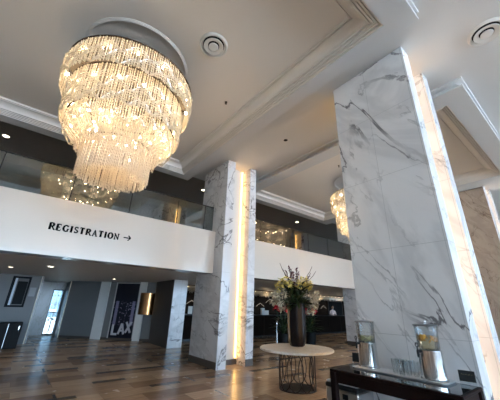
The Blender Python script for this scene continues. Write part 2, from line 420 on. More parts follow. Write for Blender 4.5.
pillar('pale marble pillar glimpsed at the right end of the balcony, past the flower table', 12.5, 6.71, 1.2, 1.5, M['marble_b'])
pr = thing('marble_pier', (5.1, 11.9, 0), 'narrow pale marble pier with one dark side, under the balcony beside the copper wall lamp', 'pillar', kind='thing')
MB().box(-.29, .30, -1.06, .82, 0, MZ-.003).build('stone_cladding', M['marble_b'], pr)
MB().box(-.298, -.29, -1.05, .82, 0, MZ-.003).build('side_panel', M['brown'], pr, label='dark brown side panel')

# ---- rooms under the mezzanine
struct('wall_back', MB().box(X0, .62, 14.3, 14.5, 0, MZ), M['greywall'])
struct('trim_1', MB().box(.62, .645, 14.26, 14.5, 0, MZ), M['gold'])
struct('wall_passage', MB().box(.645, .72, 14.5, 17.6, 0, MZ), M['greymarble'])
struct('wall_passage_end', MB().box(.6, 1.38, 17.6, 17.75, 0, MZ).box(1.38, 1.85, 17.6, 17.75, 2.1, MZ), M['greymarble'])
struct('wall_passage_side', MB().box(1.9, 2.0, 16.25, 17.8, 0, MZ), M['brown'])
struct('trim_2', MB().box(1.885, 1.92, 16.2, 16.25, 0, MZ), M['gold'])
struct('wall_rear', MB().box(1.85, X1, 18.0, 18.2, 0, MZ).box(X0, .62, 18, 18.2, 0, MZ).box(1.84, 1.92, 17.6, 18.1, 0, MZ), M['greywall'])
A0 = Vector((1.91, 16.25, 0)); A1 = Vector((5.15, 12.87, 0)); AD = (A1-A0).normalized(); AANG = math.atan2(AD.y, AD.x)
AL = (A1-A0).length
def on_angled(name, s0, s1, z0, z1, off0, off1, mat, parent=None, kind='structure', fn=None):
    """box lying on the angled wall: s along it, off = distance out of it towards the lobby"""
    o = MB().box(s0, s1, -off1, -off0, z0, z1).build(name, mat, parent, kind=kind)
    o.location = A0; o.rotation_euler = (0,0,AANG); return o
on_angled('wall_angled', 0, AL-.06, 0, MZ, -.15, 0, M['greywall'])
on_angled('baseboard_angled', .02, AL, 0, .1, 0, .015, M['stonebase'])
on_angled('trim_3', 1.62, 2.10, 0, MZ, 0, .05, M['pilaster'])
on_angled('trim_4', 3.62, 3.95, 0, MZ, 0, .05, M['pilaster'])
struct('wall_reception_return', MB().box(5.2, 5.35, 12.8, 15.0, 0, MZ), M['recep'])
struct('wall_reception', MB().box(5.2, X1, 15.0, 15.15, 0, MZ), M['recep'])

# glass door to the outside at the end of the passage
t = thing('glass_door', (1.615, 17.66, 0), 'narrow daylit glass door at the end of the passage, left of the grey angled wall', 'door')
f = MB(); f.box(-.235,-.20,-.03,.03,0,2.1).box(.20,.235,-.03,.03,0,2.1).box(-.2,.2,-.03,.03,2.05,2.1).box(-.2,.2,-.03,.03,0,.06).box(-.2,.2,-.03,.03,1.0,1.03)
f.build('door_frame', M['blacktrim'], t)
MB().box(-.2,.2,-.005,.005,.06,1.0).box(-.2,.2,-.005,.005,1.03,2.05).build('glass_pane', M['doorglass'], t)
MB().tube([(-.15,-.05,.8),(-.15,-.05,1.4)], .012).build('door_handle', M['steelb'], t)
t = thing('shrub', (1.85, 20.2, -.05), 'dark leafy shrub outside the far glass door', 'shrub')
s = MB()
for i in range(150):
    a = random.uniform(0,2*PI); h = random.uniform(.5,2.4); r = random.uniform(0,.45)
    s.leaf((r*math.cos(a), r*math.sin(a), h), (random.uniform(-.25,.25), random.uniform(-.25,.25), random.uniform(.0,.25)), .04, .3, 3)
s.build('foliage', M['outleaf'], t)
MB().tube([(0,0,0),(.03,0,1),(0,.02,2.2)], [.03,.025,.01]).build('stem', M['twig'], t)
t = thing('door_pull', (.735, 15.3, 0), 'long black pull bar on the marble passage wall beside the gold trim', 'handle')
MB().box(-.015,.03,-.05,.05,.9,1.85).build('bar', M['blackpl'], t)

# picture, notice and cabinet on the left wall
t = thing('framed_picture', (.02, 14.3, 1.28), 'large dark framed picture on the grey wall above the black cabinet', 'picture')
f = MB(); f.box(-.30,.28,-.07,-.003,0,.07).box(-.30,.28,-.07,-.003,1.05,1.12).box(-.30,-.21,-.07,-.003,.07,1.05).box(.21,.28,-.07,-.003,.07,1.05).box(-.11,.20,-.036,-.0335,.10,.94)
f.build('frame', M['frame'], t)
MB().box(-.23,.21,-.03,-.004,.07,1.05).build('mat_board', M['mat'], t)
MB().box(-.10,.19,-.034,-.03,.14,.90).build('print', pm('blue_grey_print', (.26,.33,.36), .5, noise=.3, nscale=5), t)
MB().box(-.21,-.14,-.05,-.032,.07,1.05).build('edge_glint', pm('pale_glint', (.65,.72,.80), .2), t)  # window glint on the left edge, built as a pale strip
t = thing('wall_notice', (.44, 14.3, 1.68), 'small pale notice plate between the framed picture and the gold trim', 'notice')
MB().bbox(-.1,.1,-.02,-.003,0,.33,.004).build('plate', pm('notice_grey', (.34,.36,.38), .4), t)
t = thing('cabinet', (.10, 13.0, 0), 'black two door cabinet standing against the grey wall below the framed picture', 'cabinet')
MB().bbox(-.62,.31,.03,.5,.0,.81,.008).build('body', M['cabinet'], t)
d1 = MB().bbox(-.60,-.075,0,.03,.03,.79,.006).build('door', M['cabinet'], t)
d2 = MB().bbox(-.055,.30,0,.03,.03,.79,.006).build('door', M['cabinet'], t)
MB().box(-.070,-.060,.0,.028,.03,.79).build('door_gap_trim', M['steelb'], t)
MB().box(.22,.245,-.03,0,.58,.70).build('handle', M['steel'], d2)

# city mural with its letters (a printed panel in a white frame)
def mural_mat():
    m, nt, b = newmat('night_city_print'); L = nt.links
    tc = nd(nt, 'ShaderNodeTexCoord'); sp = nd(nt, 'ShaderNodeSeparateXYZ'); L.new(tc.outputs['Object'], sp.inputs[0])
    mp = nd(nt, 'ShaderNodeMapping'); mp.inputs['Scale'].default_value = (9, 1, 26); L.new(tc.outputs['Object'], mp.inputs['Vector'])
    v = nd(nt, 'ShaderNodeTexVoronoi'); v.inputs['Scale'].default_value = 1.0; L.new(mp.outputs['Vector'], v.inputs['Vector'])
    dots = math_n(nt, 'LESS_THAN', v.outputs['Distance'], .33)
    mp2 = nd(nt, 'ShaderNodeMapping'); mp2.inputs['Scale'].default_value = (6, 1, 1.2); L.new(tc.outputs['Object'], mp2.inputs['Vector'])
    n = nd(nt, 'ShaderNodeTexNoise'); n.inputs['Scale'].default_value = 1.6; L.new(mp2.outputs['Vector'], n.inputs['Vector'])
    bld = math_n(nt, 'GREATER_THAN', n.outputs['Fac'], .5)
    zr = math_n(nt, 'MULTIPLY', math_n(nt, 'GREATER_THAN', sp.outputs['Z'], .62), math_n(nt, 'LESS_THAN', sp.outputs['Z'], 1.62))
    c = mixc(nt, math_n(nt, 'MULTIPLY', math_n(nt, 'MULTIPLY', dots, bld), zr), (.006,.006,.016), (.42,.36,.46))
    ax = math_n(nt, 'ABSOLUTE', sp.outputs['X'])
    tower = math_n(nt, 'MULTIPLY', math_n(nt, 'MULTIPLY', math_n(nt, 'GREATER_THAN', ax, .33), math_n(nt, 'LESS_THAN', ax, .47)), zr)
    c = mixc(nt, math_n(nt, 'MULTIPLY', tower, .7), c, (.36,.33,.50))
    L.new(c, b.inputs['Base Color']); b.inputs['Roughness'].default_value = .3
    return m
t = thing('city_mural', (0,0,0), 'dark night city mural with large letters LAX, between two pale wall strips', 'mural')
sm = 3.03; mw = .56
t.location = A0 + AD*sm; t.rotation_euler = (0,0,AANG)
MB().box(-mw, mw, -.03, -.002, .1, 2.40).build('printed_panel', mural_mat(), t)
f = MB(); f.box(-mw-.05,-mw,-.045,-.002,.08,2.44).box(mw,mw+.04,-.045,-.002,.08,2.44).box(-mw,mw,-.045,-.002,2.40,2.44)
f.build('frame', M['palewall'], t)
def strokes(mb, segs, x, z, s, y0, y1, lean=0, taper=None):
    """flat lettering: every stroke is a bar between two points; (x0,z0,x1,z1,width)"""
    for ax, az, bx_, bz, w in segs:
        p = Vector((ax, 0, az)); q = Vector((bx_, 0, bz)); d = (q-p)
        if d.length < 1e-6: continue
        d.normalize(); n = Vector((-d.z, 0, d.x))*w/2
        qs = [(x+s*c.x, s*c.z+z) for c in (p-n, q-n, q+n, p+n)]
        mb.loops([[(a, y0, c) for a, c in qs], [(a, y1, c) for a, c in qs]], True, True)
MB_L = [(.1,.0,.1,1,.2),(0,.1,.62,.1,.2)]
MB_A = [(.08,0,.38,1,.19),(.68,0,.38,1,.19),(.18,.32,.58,.32,.15)]
MB_X = [(.08,0,.62,1,.19),(.62,0,.08,1,.19)]
for segs, x, z, s in ((MB_L,-.45,.20,.43),(MB_A,-.15,.25,.43),(MB_X,.18,.32,.43)):
    lb = MB(); strokes(lb, segs, x, z, s, -.06, -.03); lb.build('letter', M['letter'], t)

# copper wall lamp
t = thing('wall_lamp', A0 + AD*4.07, 'curved copper wall lamp hanging on the grey wall right of the city mural', 'lamp', rot=(0,0,AANG))
c = MB(); L_ = []
for z in (1.08, 1.99):
    ring = [(.34*math.cos(PI+PI*i/14), -.05-.26*abs(math.sin(PI*i/14)), z) for i in range(15)]
    L_.append(ring)
c.loops(L_, True, True, True); c.build('copper_shade', M['copper'], t, smooth=True)
MB().box(-.3,.3,-.05,-.002,1.12,1.95).build('back_plate', M['blackpl'], t)

# ------------------------------------------------------------------ registration sign on the balcony front
def arc(cx, cz, rx, rz, a0, a1, w0, w1=None, n=8):
    w1 = w1 or w0; out = []
    for i in range(n):
        a = math.radians(a0+(a1-a0)*i/n); b = math.radians(a0+(a1-a0)*(i+1)/n)
        k = abs(math.cos((a+b)/2)); w = w0*(1-k)+w1*k
        out.append((cx+rx*math.cos(a), cz+rz*math.sin(a), cx+rx*math.cos(b), cz+rz*math.sin(b), w))
    return out
TK, TN, SF = .30, .15, .11
def stem(x, z0=0, z1=1): return [(x, z0, x, z1, TK), (x-.15, z0+SF/2, x+.15, z0+SF/2, SF), (x-.15, z1-SF/2, x+.15, z1-SF/2, SF)]
GL = {
 'R': (.80, stem(.17) + [(.17,.965,.40,.965,TN),(.17,.50,.40,.50,TN)] + arc(.40,.73,.20,.235,-90,90,TN,TK) + [(.38,.5,.72,.03,.17),(.66,.03,.84,.03,SF)]),
 'E': (.72, stem(.17) + [(.17,.965,.62,.965,TN),(.17,.035,.64,.035,TN),(.17,.52,.46,.52,TN),(.60,.76,.60,.98,.06),(.62,.02,.62,.27,.06),(.46,.40,.46,.64,.05)]),
 'G': (.86, arc(.45,.5,.34,.46,40,320,TN,TK,12) + [(.70,.05,.70,.42,.16),(.56,.42,.86,.42,SF),(.71,.72,.71,.98,.05)]),
 'I': (.40, stem(.19)),
 'S': (.62, arc(.30,.73,.20,.21,20,270,.17,.19,9) + arc(.30,.28,.21,.21,90,-160,.17,.21,9) + [(.50,.72,.50,.98,.05),(.08,.02,.08,.30,.05)]),
 'T': (.74, stem(.36) + [(.04,.965,.68,.965,TN),(.06,.74,.06,.98,.05),(.66,.74,.66,.98,.05)]),
 'A': (.80, [(.12,.02,.40,.98,TN),(.66,.02,.37,.98,.17),(.20,.34,.58,.34,TN),(0,.03,.26,.03,SF),(.52,.03,.82,.03,SF)]),
 'O': (.84, arc(.42,.5,.33,.46,0,360,TN,TK,16)),
 'N': (.84, [(.16,0,.16,1,TN),(.68,0,.68,1,TN),(.14,.96,.68,.06,.17),(.0,.03,.32,.03,SF),(.52,.97,.86,.97,SF),(.0,.97,.2,.97,SF)]),
}
t = thing('registration_sign', (.16, BY, 2.955), 'black serif sign REGISTRATION with a small arrow on the white balcony front', 'sign')
word = 'REGISTRATION'; tot = sum(GL[c][0] for c in word) + .14*11
x = 0; W = 1.44; hs = .148; ks = W/(tot*hs)
for i, c in enumerate(word):
    lb = MB(); s = hs*(1.05 if i == 0 else 1)
    segs = [(a*ks, z, b*ks, z2, w) for a, z, b, z2, w in GL[c][1]]
    strokes(lb, segs, x, 0, s, -.012, 0); lb.build('letter', M['ink'], t)
    x += (GL[c][0]+.14)*ks*hs
lb = MB(); strokes(lb, [(0,.5,1.15,.5,.20),(.85,1.0,1.35,.5,.20),(.85,0,1.35,.5,.20)], 1.545, .02, .125, -.012, 0)
lb.build('arrow', M['ink'], t)

# ------------------------------------------------------------------ glass balustrades on the balcony
def balustrade(label, x0, x1, posts):
    t = thing('glass_balustrade', (x0, BY+.21, 3.675), label, 'railing', 'balcony balustrades')
    w = x1-x0; xs = [0]+[p-x0 for p in posts]+[w]
    for a, b in zip(xs, xs[1:]):
        MB().box(a+.012, b-.012, -.008, .008, 0, .83).build('glass_panel', M['glass'], t)
    MB().box(0, w, -.012, .012, .83, .855).build('top_rail', M['blacktrim'], t)
    for a in xs[1:-1]+([w-.32] if w > 10 else []):
        MB().box(a-.01, a+.01, -.012, .012, 0, .83).build('post', M['blacktrim'], t)
balustrade('glass balustrade with thin dark rail above the registration sign', X0+.1, 4.34, (-2.3, -.95, .40, 1.76, 3.1))
balustrade('glass balustrade on the balcony right of the pillar with the glowing recess', 5.58, 12.48, (6.36, 7.7, 9.05, 10.4, 11.6))

# ------------------------------------------------------------------ chandeliers
def ring_tube(mb, r, z, rad, n=48):
    mb.tube([(r*math.cos(2*PI*i/n), r*math.sin(2*PI*i/n), z) for i in range(n)], rad, 5, closed=True)
def strands(r, z0, z1, n, rad, rfun=None, step=.05, jit=.0, ragged=0):
    mb = MB()
    for i in range(n):
        a = 2*PI*(i+random.uniform(-.25,.25))/n; rr = r + random.uniform(-jit, jit)
        zb = z1 + random.uniform(-ragged, ragged)
        k = max(2, int((z0-zb)/step)); pts = []; rads = []
        for j in range(k*2+1):
            u = j/(k*2); z = z0+(zb-z0)*u; q = rfun(rr, u) if rfun else rr
            pts.append((q*math.cos(a), q*math.sin(a), z)); rads.append(rad*(1.25 if j % 2 else .55))
        mb.tube(pts, rads, 4, cap=True)
    return mb
def swags(r, zs, n, drop, rad, r_out=.03):
    mb = MB()
    for k, (z, rr) in enumerate(zs):
        for i in range(n):
            a0 = 2*PI*(i+.5*(k % 2))/n; a1 = 2*PI*(i+1+.5*(k % 2))/n
            for lvl in range(3):
                pts = []; rads = []
                m = 13
                for j in range(m):
                    u = j/(m-1); a = a0+(a1-a0)*u; h = math.sin(PI*u)
                    q = rr + r_out*h*(1-.25*lvl)
                    pts.append((q*math.cos(a), q*math.sin(a), z + drop*h*(1-.3*lvl))); rads.append(rad*(1.2 if j % 2 else .6))
                mb.tube(pts, rads, 4)
    return mb
DZ = Z_COF
chand = thing('crystal_chandelier', (.775, 4.81, DZ), 'huge glowing tiered crystal chandelier above the registration sign', 'chandelier', 'crystal chandeliers')
c = chand; z = lambda v: v-DZ
MB().lathe([(.02,z(6.12)),(.30,z(6.12)),(.30,z(6.09)),(.22,z(6.06)),(.05,z(6.05))], 28).build('ceiling_canopy', M['bronze'], c, smooth=True)
for k in range(6):
    a = 2*PI*k/6
    MB().tube([(.2*math.cos(a), .2*math.sin(a), z(6.06)), (1.1*math.cos(a), 1.1*math.sin(a), z(5.5))], .006, 5).build('suspension_cable', M['bronze'], c)
h = MB(); ring_tube(h, 1.12, z(5.50), .014)
for k in range(6):
    a = 2*PI*k/6; h.tube([(1.12*math.cos(a),1.12*math.sin(a),z(5.5)),(0,0,z(5.5))], .01, 4)
h.build('hoop', M['bronze'], c, smooth=True)
MB().lathe([(.08,z(5.50)),(1.09,z(5.50)),(1.09,z(5.515)),(.08,z(5.515))], 48).build('light_blocker', pm('blocker_bronze', (.16,.13,.10), .4), c)  # added plate, unseen from below, keeps bulb light off the ceiling
for r0, zz in ((.975,5.09),(.90,4.46)):
    h = MB(); ring_tube(h, r0, z(zz), .013)
    for k in range(6):
        a = 2*PI*(k+.5)/6; h.tube([(r0*math.cos(a),r0*math.sin(a),z(zz)),(r0*math.cos(a),r0*math.sin(a),z(5.5))], .003, 4)
    h.build('hoop', M['bronze'], c, smooth=True)
h = MB(); ring_tube(h, .56, z(4.05), .012)
for k in range(5):
    a = 2*PI*k/5; h.tube([(.56*math.cos(a),.56*math.sin(a),z(4.05)),(.84*math.cos(a),.84*math.sin(a),z(4.47))], .008, 4)
h.build('hoop', M['bronze'], c)
strands(1.115, z(5.49), z(4.97), 190, .0095, jit=.012, ragged=.02).build('bead_curtain', M['crystal'], c, kind='stuff')
strands(.975, z(5.08), z(4.36), 175, .0095, jit=.012, ragged=.02).build('bead_curtain', M['crystal'], c, kind='stuff')
strands(.885, z(4.45), z(3.98), 160, .0095, lambda r, u: r*(1-.30*max(0,u-.35)**1.5/.65**1.5), jit=.012, ragged=.03).build('bead_curtain', M['crystal'], c, kind='stuff')
strands(.70, z(4.40), z(3.86), 110, .0095, lambda r, u: r*(1-.12*u), jit=.05, ragged=.03).build('bead_curtain', M['crystal_fr'], c, kind='stuff')
strands(.555, z(4.05), z(3.475), 150, .010, jit=.012, ragged=.03).build('crystal_fringe', M['crystal_fr'], c, kind='stuff')
strands(.40, z(4.05), z(3.50), 80, .010, jit=.1, ragged=.03).build('crystal_fringe', M['crystal_fr'], c, kind='stuff')
swags(1.12, [(z(5.19),1.13),(z(5.07),1.125),(z(4.95),1.115)], 16, .15, .011).build('bead_swags', M['crystal'], c, kind='stuff')
swags(.97, [(z(4.74),.985),(z(4.60),.985),(z(4.46),.98),(z(4.34),.975)], 16, .15, .011).build('bead_swags', M['crystal'], c, kind='stuff')
swags(.89, [(z(4.24),.89),(z(4.12),.88)], 16, .14, .008).build('bead_swags', M['crystal'], c, kind='stuff')
bulb0 = None
spots = [(1.075, 5.31, 2*PI*(i+.5)/16) for i in range(16)] + [(.935, 4.86, 2*PI*i/16) for i in range(16)] + [(.80, 4.30, 2*PI*(i+.5)/14) for i in range(14)]
for k in range(16): spots.append((random.uniform(.1,.62), random.uniform(4.15,4.4), random.uniform(0,2*PI)))
for r, zz, a in spots:
    if bulb0 is None:
        o = bulb0 = MB().ball((0,0,0), .022, 8, 5, (1,1,1.3)).build('bulb', M['bulb'], c, smooth='all')
    else:
        o = bulb0.copy(); COL.objects.link(o); o.parent = c
    o.location = (r*math.cos(a), r*math.sin(a), z(zz))
def lamp(name, loc, power, col, size=.1, parent=None, typ='POINT'):
    l = bpy.data.lights.new(name, typ); l.energy = power; l.color = col
    if typ in ('POINT','SPOT'): l.shadow_soft_size = size
    o = link(bpy.data.objects.new(name, l)); o.location = loc
    if parent: o.parent = parent
    return o
WARM = (1,.76,.50)
for k in range(4):
    a = 2*PI*(k+.5)/4
    lamp('chandelier_glow', (.6*math.cos(a), .6*math.sin(a), z(5.2)), 1.0, WARM, .12, c)
    lamp('chandelier_glow', (.5*math.cos(a), .5*math.sin(a), z(4.7)), 1.2, WARM, .12, c)
lamp('chandelier_glow', (0,0,z(3.9)), 2.5, WARM, .12, c)
lamp('chandelier_glow', (0,0,z(4.25)), 3, WARM, .12, c)
ch2 = dup(chand, (9.15, 4.81, DZ), 'crystal chandelier half hidden behind the largest marble pillar')
def medallion(x, y, label):
    t = thing('ceiling_ring', (x, y, DZ), label, 'moulding', 'plaster ceiling rings')
    prof = [(.895,0),(.897,-.008),(.915,-.010),(.917,-.018),(.932,-.020),(.934,-.026),(.952,-.026),(.954,-.020),(.968,-.018),(.970,-.010),(.986,-.008),(.988,0)]
    MB().lathe(prof, 64, capa=False, capb=False).build('moulded_ring', M['coffer'], t, smooth=True)
medallion(.775, 4.81, 'round plaster ceiling ring above the large glowing chandelier')
medallion(9.15, 4.81, 'round plaster ceiling ring above the half hidden chandelier')

# ------------------------------------------------------------------ ceiling fittings
def vent(x, y, zc, label):
    t = thing('ceiling_vent', (x, y, zc), label, 'vent', 'round ceiling vents')
    MB().lathe([(.21,0),(.268,0),(.268,-.012),(.24,-.035),(.208,-.02),(.21,0)], 40, capa=False, capb=False).build('outer_ring', M['ventw'], t, smooth=True)
    MB().lathe([(.001,-.001),(.20,-.001),(.20,-.003),(.001,-.003)], 32).build('duct_opening', M['dark'], t)
    MB().lathe([(.125,-.004),(.186,-.04),(.18,-.048),(.115,-.03),(.105,-.012),(.125,-.004)], 40, capa=False, capb=False).build('middle_cone', M['ventw'], t, smooth=True)
    MB().lathe([(.001,-.06),(.085,-.055),(.092,-.045),(.03,-.005),(.001,-.005)], 32).build('centre_cone', M['ventw'], t, smooth=True)
vent(1.73, 3.43, DZ, 'round white air vent in the coffered ceiling right of the large chandelier')
vent(5.20, .10, H_CEIL, 'round air vent at the top right corner, beyond the largest pillar')
t = thing('recessed_downlight', (4.95, 4.67, H_CEIL), 'unlit dark recessed downlight in the ceiling strip between the two nearer pillars', 'light')
MB().lathe([(.001,-.002),(.062,-.002),(.062,-.006),(.001,-.006)], 20).build('lamp_opening', M['dark'], t)
MB().lathe([(.062,0),(.08,0),(.08,-.006),(.062,-.008)], 20, capa=False, capb=False).build('rim', M['ventw'], t)
for x, y, zc, lb in ((2.78,4.56,DZ,'small dark sprinkler head in the coffer right of the large chandelier'), (7.5,4.62,DZ,'small dark sprinkler head near the half hidden chandelier')):
    t = thing('sprinkler_head', (x,y,zc), lb, 'sprinkler')
    MB().lathe([(.03,0),(.03,-.008),(.014,-.02),(.012,-.045),(.026,-.05),(.026,-.055)], 12).build('deflector', M['bronze'], t, smooth=True)
def downlight(x, y, zc, label, power, on=True, r=.075):
    t = thing('recessed_downlight', (x,y,zc), label, 'light', 'small round downlights')
    MB().lathe([(r,0),(r*1.35,0),(r*1.35,-.008),(r,-.01)], 20, capa=False, capb=False).build('rim', M['ventw'], t)
    MB().lathe([(.001,-.002),(r,-.002),(r,-.006),(.001,-.006)], 20).build('lens', M['spot'] if on else M['dark'], t)
    if power:
        l = lamp('downlight_beam', (0,0,-.03), power, (1,.85,.65), .05, t, 'SPOT'); l.data.spot_size = 1.9; l.data.spot_blend = .6
downlight(-1.43, 9.96, H_CEIL, 'lit downlight in the dark balcony ceiling at the far left', 15)
downlight(5.01, 9.51, H_CEIL, 'lit downlight in the dark balcony ceiling left of the pillar with the glowing recess', 12)
downlight(11.26, 9.91, H_CEIL, 'lit downlight in the dark balcony ceiling above the right glass balustrade', 12)
downlight(.57, 10.09, MZ, 'lit downlight under the balcony above the passage to the glass door', 14)
downlight(-.36, 11.35, MZ, 'dim warm downlight under the balcony above the framed picture', 8, r=.06)
downlight(3.03, 12.96, MZ, 'lit downlight under the balcony in front of the city mural', 14)
downlight(2.58, 9.26, MZ, 'unlit dark downlight under the balcony, nearest to the balcony front', 0, False, .05)

# ------------------------------------------------------------------ reception
def reception_desk(x0, x1, label):
    t = thing('reception_desk', (x0, 12.5, 0), label, 'desk', 'reception desks')
    w = x1-x0
    MB().bbox(0, w, .06, .75, .08, 1.07, .01).build('body', M['desk'], t)
    MB().bbox(-.04, w+.04, 0, .82, 1.07, 1.12, .008).build('counter_top', M['desktop'], t)
    MB().box(.05, w-.05, .1, .7, 0, .08).build('plinth', M['blackpl'], t)
    n = int(w/1.2)
    for i in range(n+1):
        MB().box(w*i/n-.006 if 0 < i < n else (0.0 if i == 0 else w-.012), (w*i/n+.006) if 0 < i < n else (.012 if i == 0 else w), .05, .06, .1, 1.05).build('panel_trim', M['bronze'], t)
reception_desk(5.9, 12.5, 'dark reception desk with white papers, left of the flower vase')
reception_desk(13.2, 22.5, 'dark reception desk behind the red flowers where a person in pale pink stands')
# chevron reflections on the wall, made as glowing strips, each a thing
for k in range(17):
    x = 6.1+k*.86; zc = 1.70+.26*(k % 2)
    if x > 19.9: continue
    t = thing('chevron_glint', (x, 14.99, zc), 'thin glowing chevron line imitating a reflection on the dark reception wall', 'reflection line', 'chevron lines on the reception wall')
    MB().tube([(-.36,-.012,-.12),(0,-.012,.09),(.36,-.012,-.12)], .009, 4).build('glint_strip', M['chev'], t)
# crystal valances (rows of lit crystal drops under the ceiling)
def valance(x0, x1, y, label):
    t = thing('crystal_light', (x0, y, MZ), label, 'light fixture', 'linear crystal lights over reception')
    w = x1-x0
    MB().box(0, w, -.12, .12, -.05, 0).build('ceiling_bar', M['bronze'], t)
    s = MB(); n = int(w/.05)
    for i in range(n):
        for yy in (-.1, 0, .1):
            L = .26+.06*math.sin(i*.9)+random.uniform(-.04,.04); xx = (i+.5)*w/n+random.uniform(-.01,.01)
            s.tube([(xx,yy,-.05),(xx,yy,-.05-L*.5),(xx,yy,-.05-L)], [.006,.014,.006], 4)
    s.build('crystal_drops', M['crystal'], t, kind='stuff')
    k = max(2, int(w/.42)); b0 = None
    for i in range(k):
        if b0 is None: o = b0 = MB().ball((0,0,0), .022, 6, 4).build('bulb', M['bulbr'], t, smooth='all')
        else: o = b0.copy(); COL.objects.link(o); o.parent = t
        o.location = ((i+.5)*w/k, -.055, -.09)
    for i in range(max(1, int(w/2))):
        lamp('crystal_glow', ((i+.5)*w/max(1,int(w/2)), -.05, -.3), 3, WARM, .1, t)
valance(6.2, 12.7, 12.9, 'row of lit crystal drops over the left reception desk')
valance(13.5, 22.3, 12.9, 'row of lit crystal drops over the right reception desk')
t = thing('dark_doorway', (21.5, 15.0, 0), 'black doorway in the reception wall behind the person in pale pink', 'doorway')
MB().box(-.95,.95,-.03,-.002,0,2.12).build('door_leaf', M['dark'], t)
f = MB(); f.box(-1.03,-.95,-.05,-.002,0,2.2).box(.95,1.03,-.05,-.002,0,2.2).box(-.95,.95,-.05,-.002,2.12,2.2); f.build('door_frame', M['brown'], t)
t = thing('brochure_holder', (11.35, 12.78, 1.12), 'white stepped brochure holder on the left reception desk beside the pillar', 'holder')
MB().bbox(-.2,.02,-.06,.06,0,.36,.006).build('tall_pocket', M['paper'], t)
MB().bbox(.025,.34,-.06,.06,0,.24,.006).build('low_pocket', M['paper'], t)
t = thing('paper_sign', (6.62, 12.75, 1.12), 'white paper sign standing on the desk just left of the pillar with the glowing recess', 'sign')
MB().box(-.11,.11,-.02,.0,.02,.36).build('sheet', M['paper'], t); MB().bbox(-.13,.13,-.06,.06,0,.02,.004).build('base', M['blackpl'], t)
t = thing('stanchion', (9.39, 9.69, 0), 'thin silver stanchion post on the floor behind the round table', 'post')
MB().lathe([(.16,0),(.16,.015),(.04,.03)], 24).build('base', M['steelb'], t, smooth=True)
MB().lathe([(.028,.03),(.028,.90)], 16).build('pole', M['steel'], t, smooth=True)
MB().lathe([(.04,.90),(.045,.93),(.02,.97)], 16).build('finial', M['steel'], t, smooth=True)

# receptionist (one skinned body, head, hair)
def person():
    t = thing('person', (19.25, 13.7, 0), 'person in a pale pink top standing behind the dark reception desk', 'person', rot=(0,0,-.7))
    def skin(name, pts, edges, rad, mat, sub=2):
        me = bpy.data.meshes.new(name); me.from_pydata(pts, edges, []); o = link(bpy.data.objects.new(name, me)); o.parent = t
        bpy.context.view_layer.objects.active = o
        md = o.modifiers.new('Skin', 'SKIN')
        sv = me.skin_vertices
        if not sv: return o
        for v, r in zip(sv[0].data, rad): v.radius = (r, r*.75 if r > .1 else r)
        sv[0].data[0].use_root = True
        s = o.modifiers.new('Sub', 'SUBSURF'); s.levels = sub; s.render_levels = sub
        me.materials.append(mat); return o
    pts = [(0,0,.92),(0,.0,1.10),(0,-.03,1.30),(0,-.05,1.42),(0,-.07,1.50),(0,-.09,1.56),
           (-.17,-.03,1.38),(-.22,-.10,1.16),(-.16,-.30,1.14),(.17,-.03,1.38),(.22,-.10,1.16),(.16,-.30,1.14),
           (-.09,0,.86),(-.10,-.01,.48),(-.10,.02,.08),(-.10,-.12,.04),(.09,0,.86),(.10,-.01,.48),(.10,.02,.08),(.10,-.12,.04)]
    e = [(0,1),(1,2),(2,3),(3,4),(4,5),(3,6),(6,7),(7,8),(3,9),(9,10),(10,11),(0,12),(12,13),(13,14),(14,15),(0,16),(16,17),(17,18),(18,19)]
    r = [.15,.135,.155,.11,.055,.06,.07,.045,.032,.07,.045,.032,.09,.065,.045,.04,.09,.065,.045,.04]
    skin('body', pts, e, r, M['shirt'])
    hd = MB().ball((0,-.11,1.66), .105, 14, 10, (.82,.95,1.15)); hd.ball((0,-.215,1.65), .018, 6, 4, (.8,1,1.5))
    for s_ in (-1,1): hd.ball((s_*.088,-.10,1.66), .022, 6, 4, (.5,.8,1.4))
    ho = hd.build('head', M['skin'], t, smooth='all')
    fm = MB()
    for s_ in (-1,1): fm.ball((s_*.034,-.203,1.675), .009, 6, 4)
    fm.build('eyes', M['hair'], ho); MB().ball((0,-.203,1.605), .016, 6, 4, (1.5,.5,.4)).build('mouth', M['red'], ho)
    MB().ball((0,-.09,1.685), .122, 14, 8, (.90,.95,1.05)).build('hair', M['hair'], ho, smooth='all').location = (0,.030,.030)
    for s_ in (-1,1):
        h = MB().ball((s_*.155,-.335,1.135), .035, 8, 5, (.8,1.2,.45))
        for k in range(4): h.tube([(s_*.155+(k-1.5)*.016,-.36,1.14),(s_*.15+(k-1.5)*.017,-.40,1.137),(s_*.15+(k-1.5)*.016,-.43-.006*(k in (1,2)),1.13)], [.009,.008,.006], 6)
        h.tube([(s_*.13,-.33,1.137),(s_*.105,-.36,1.132),(s_*.10,-.385,1.13)], [.010,.009,.007], 6)
        h.build('hand', M['skin'], t, smooth='all')
person()

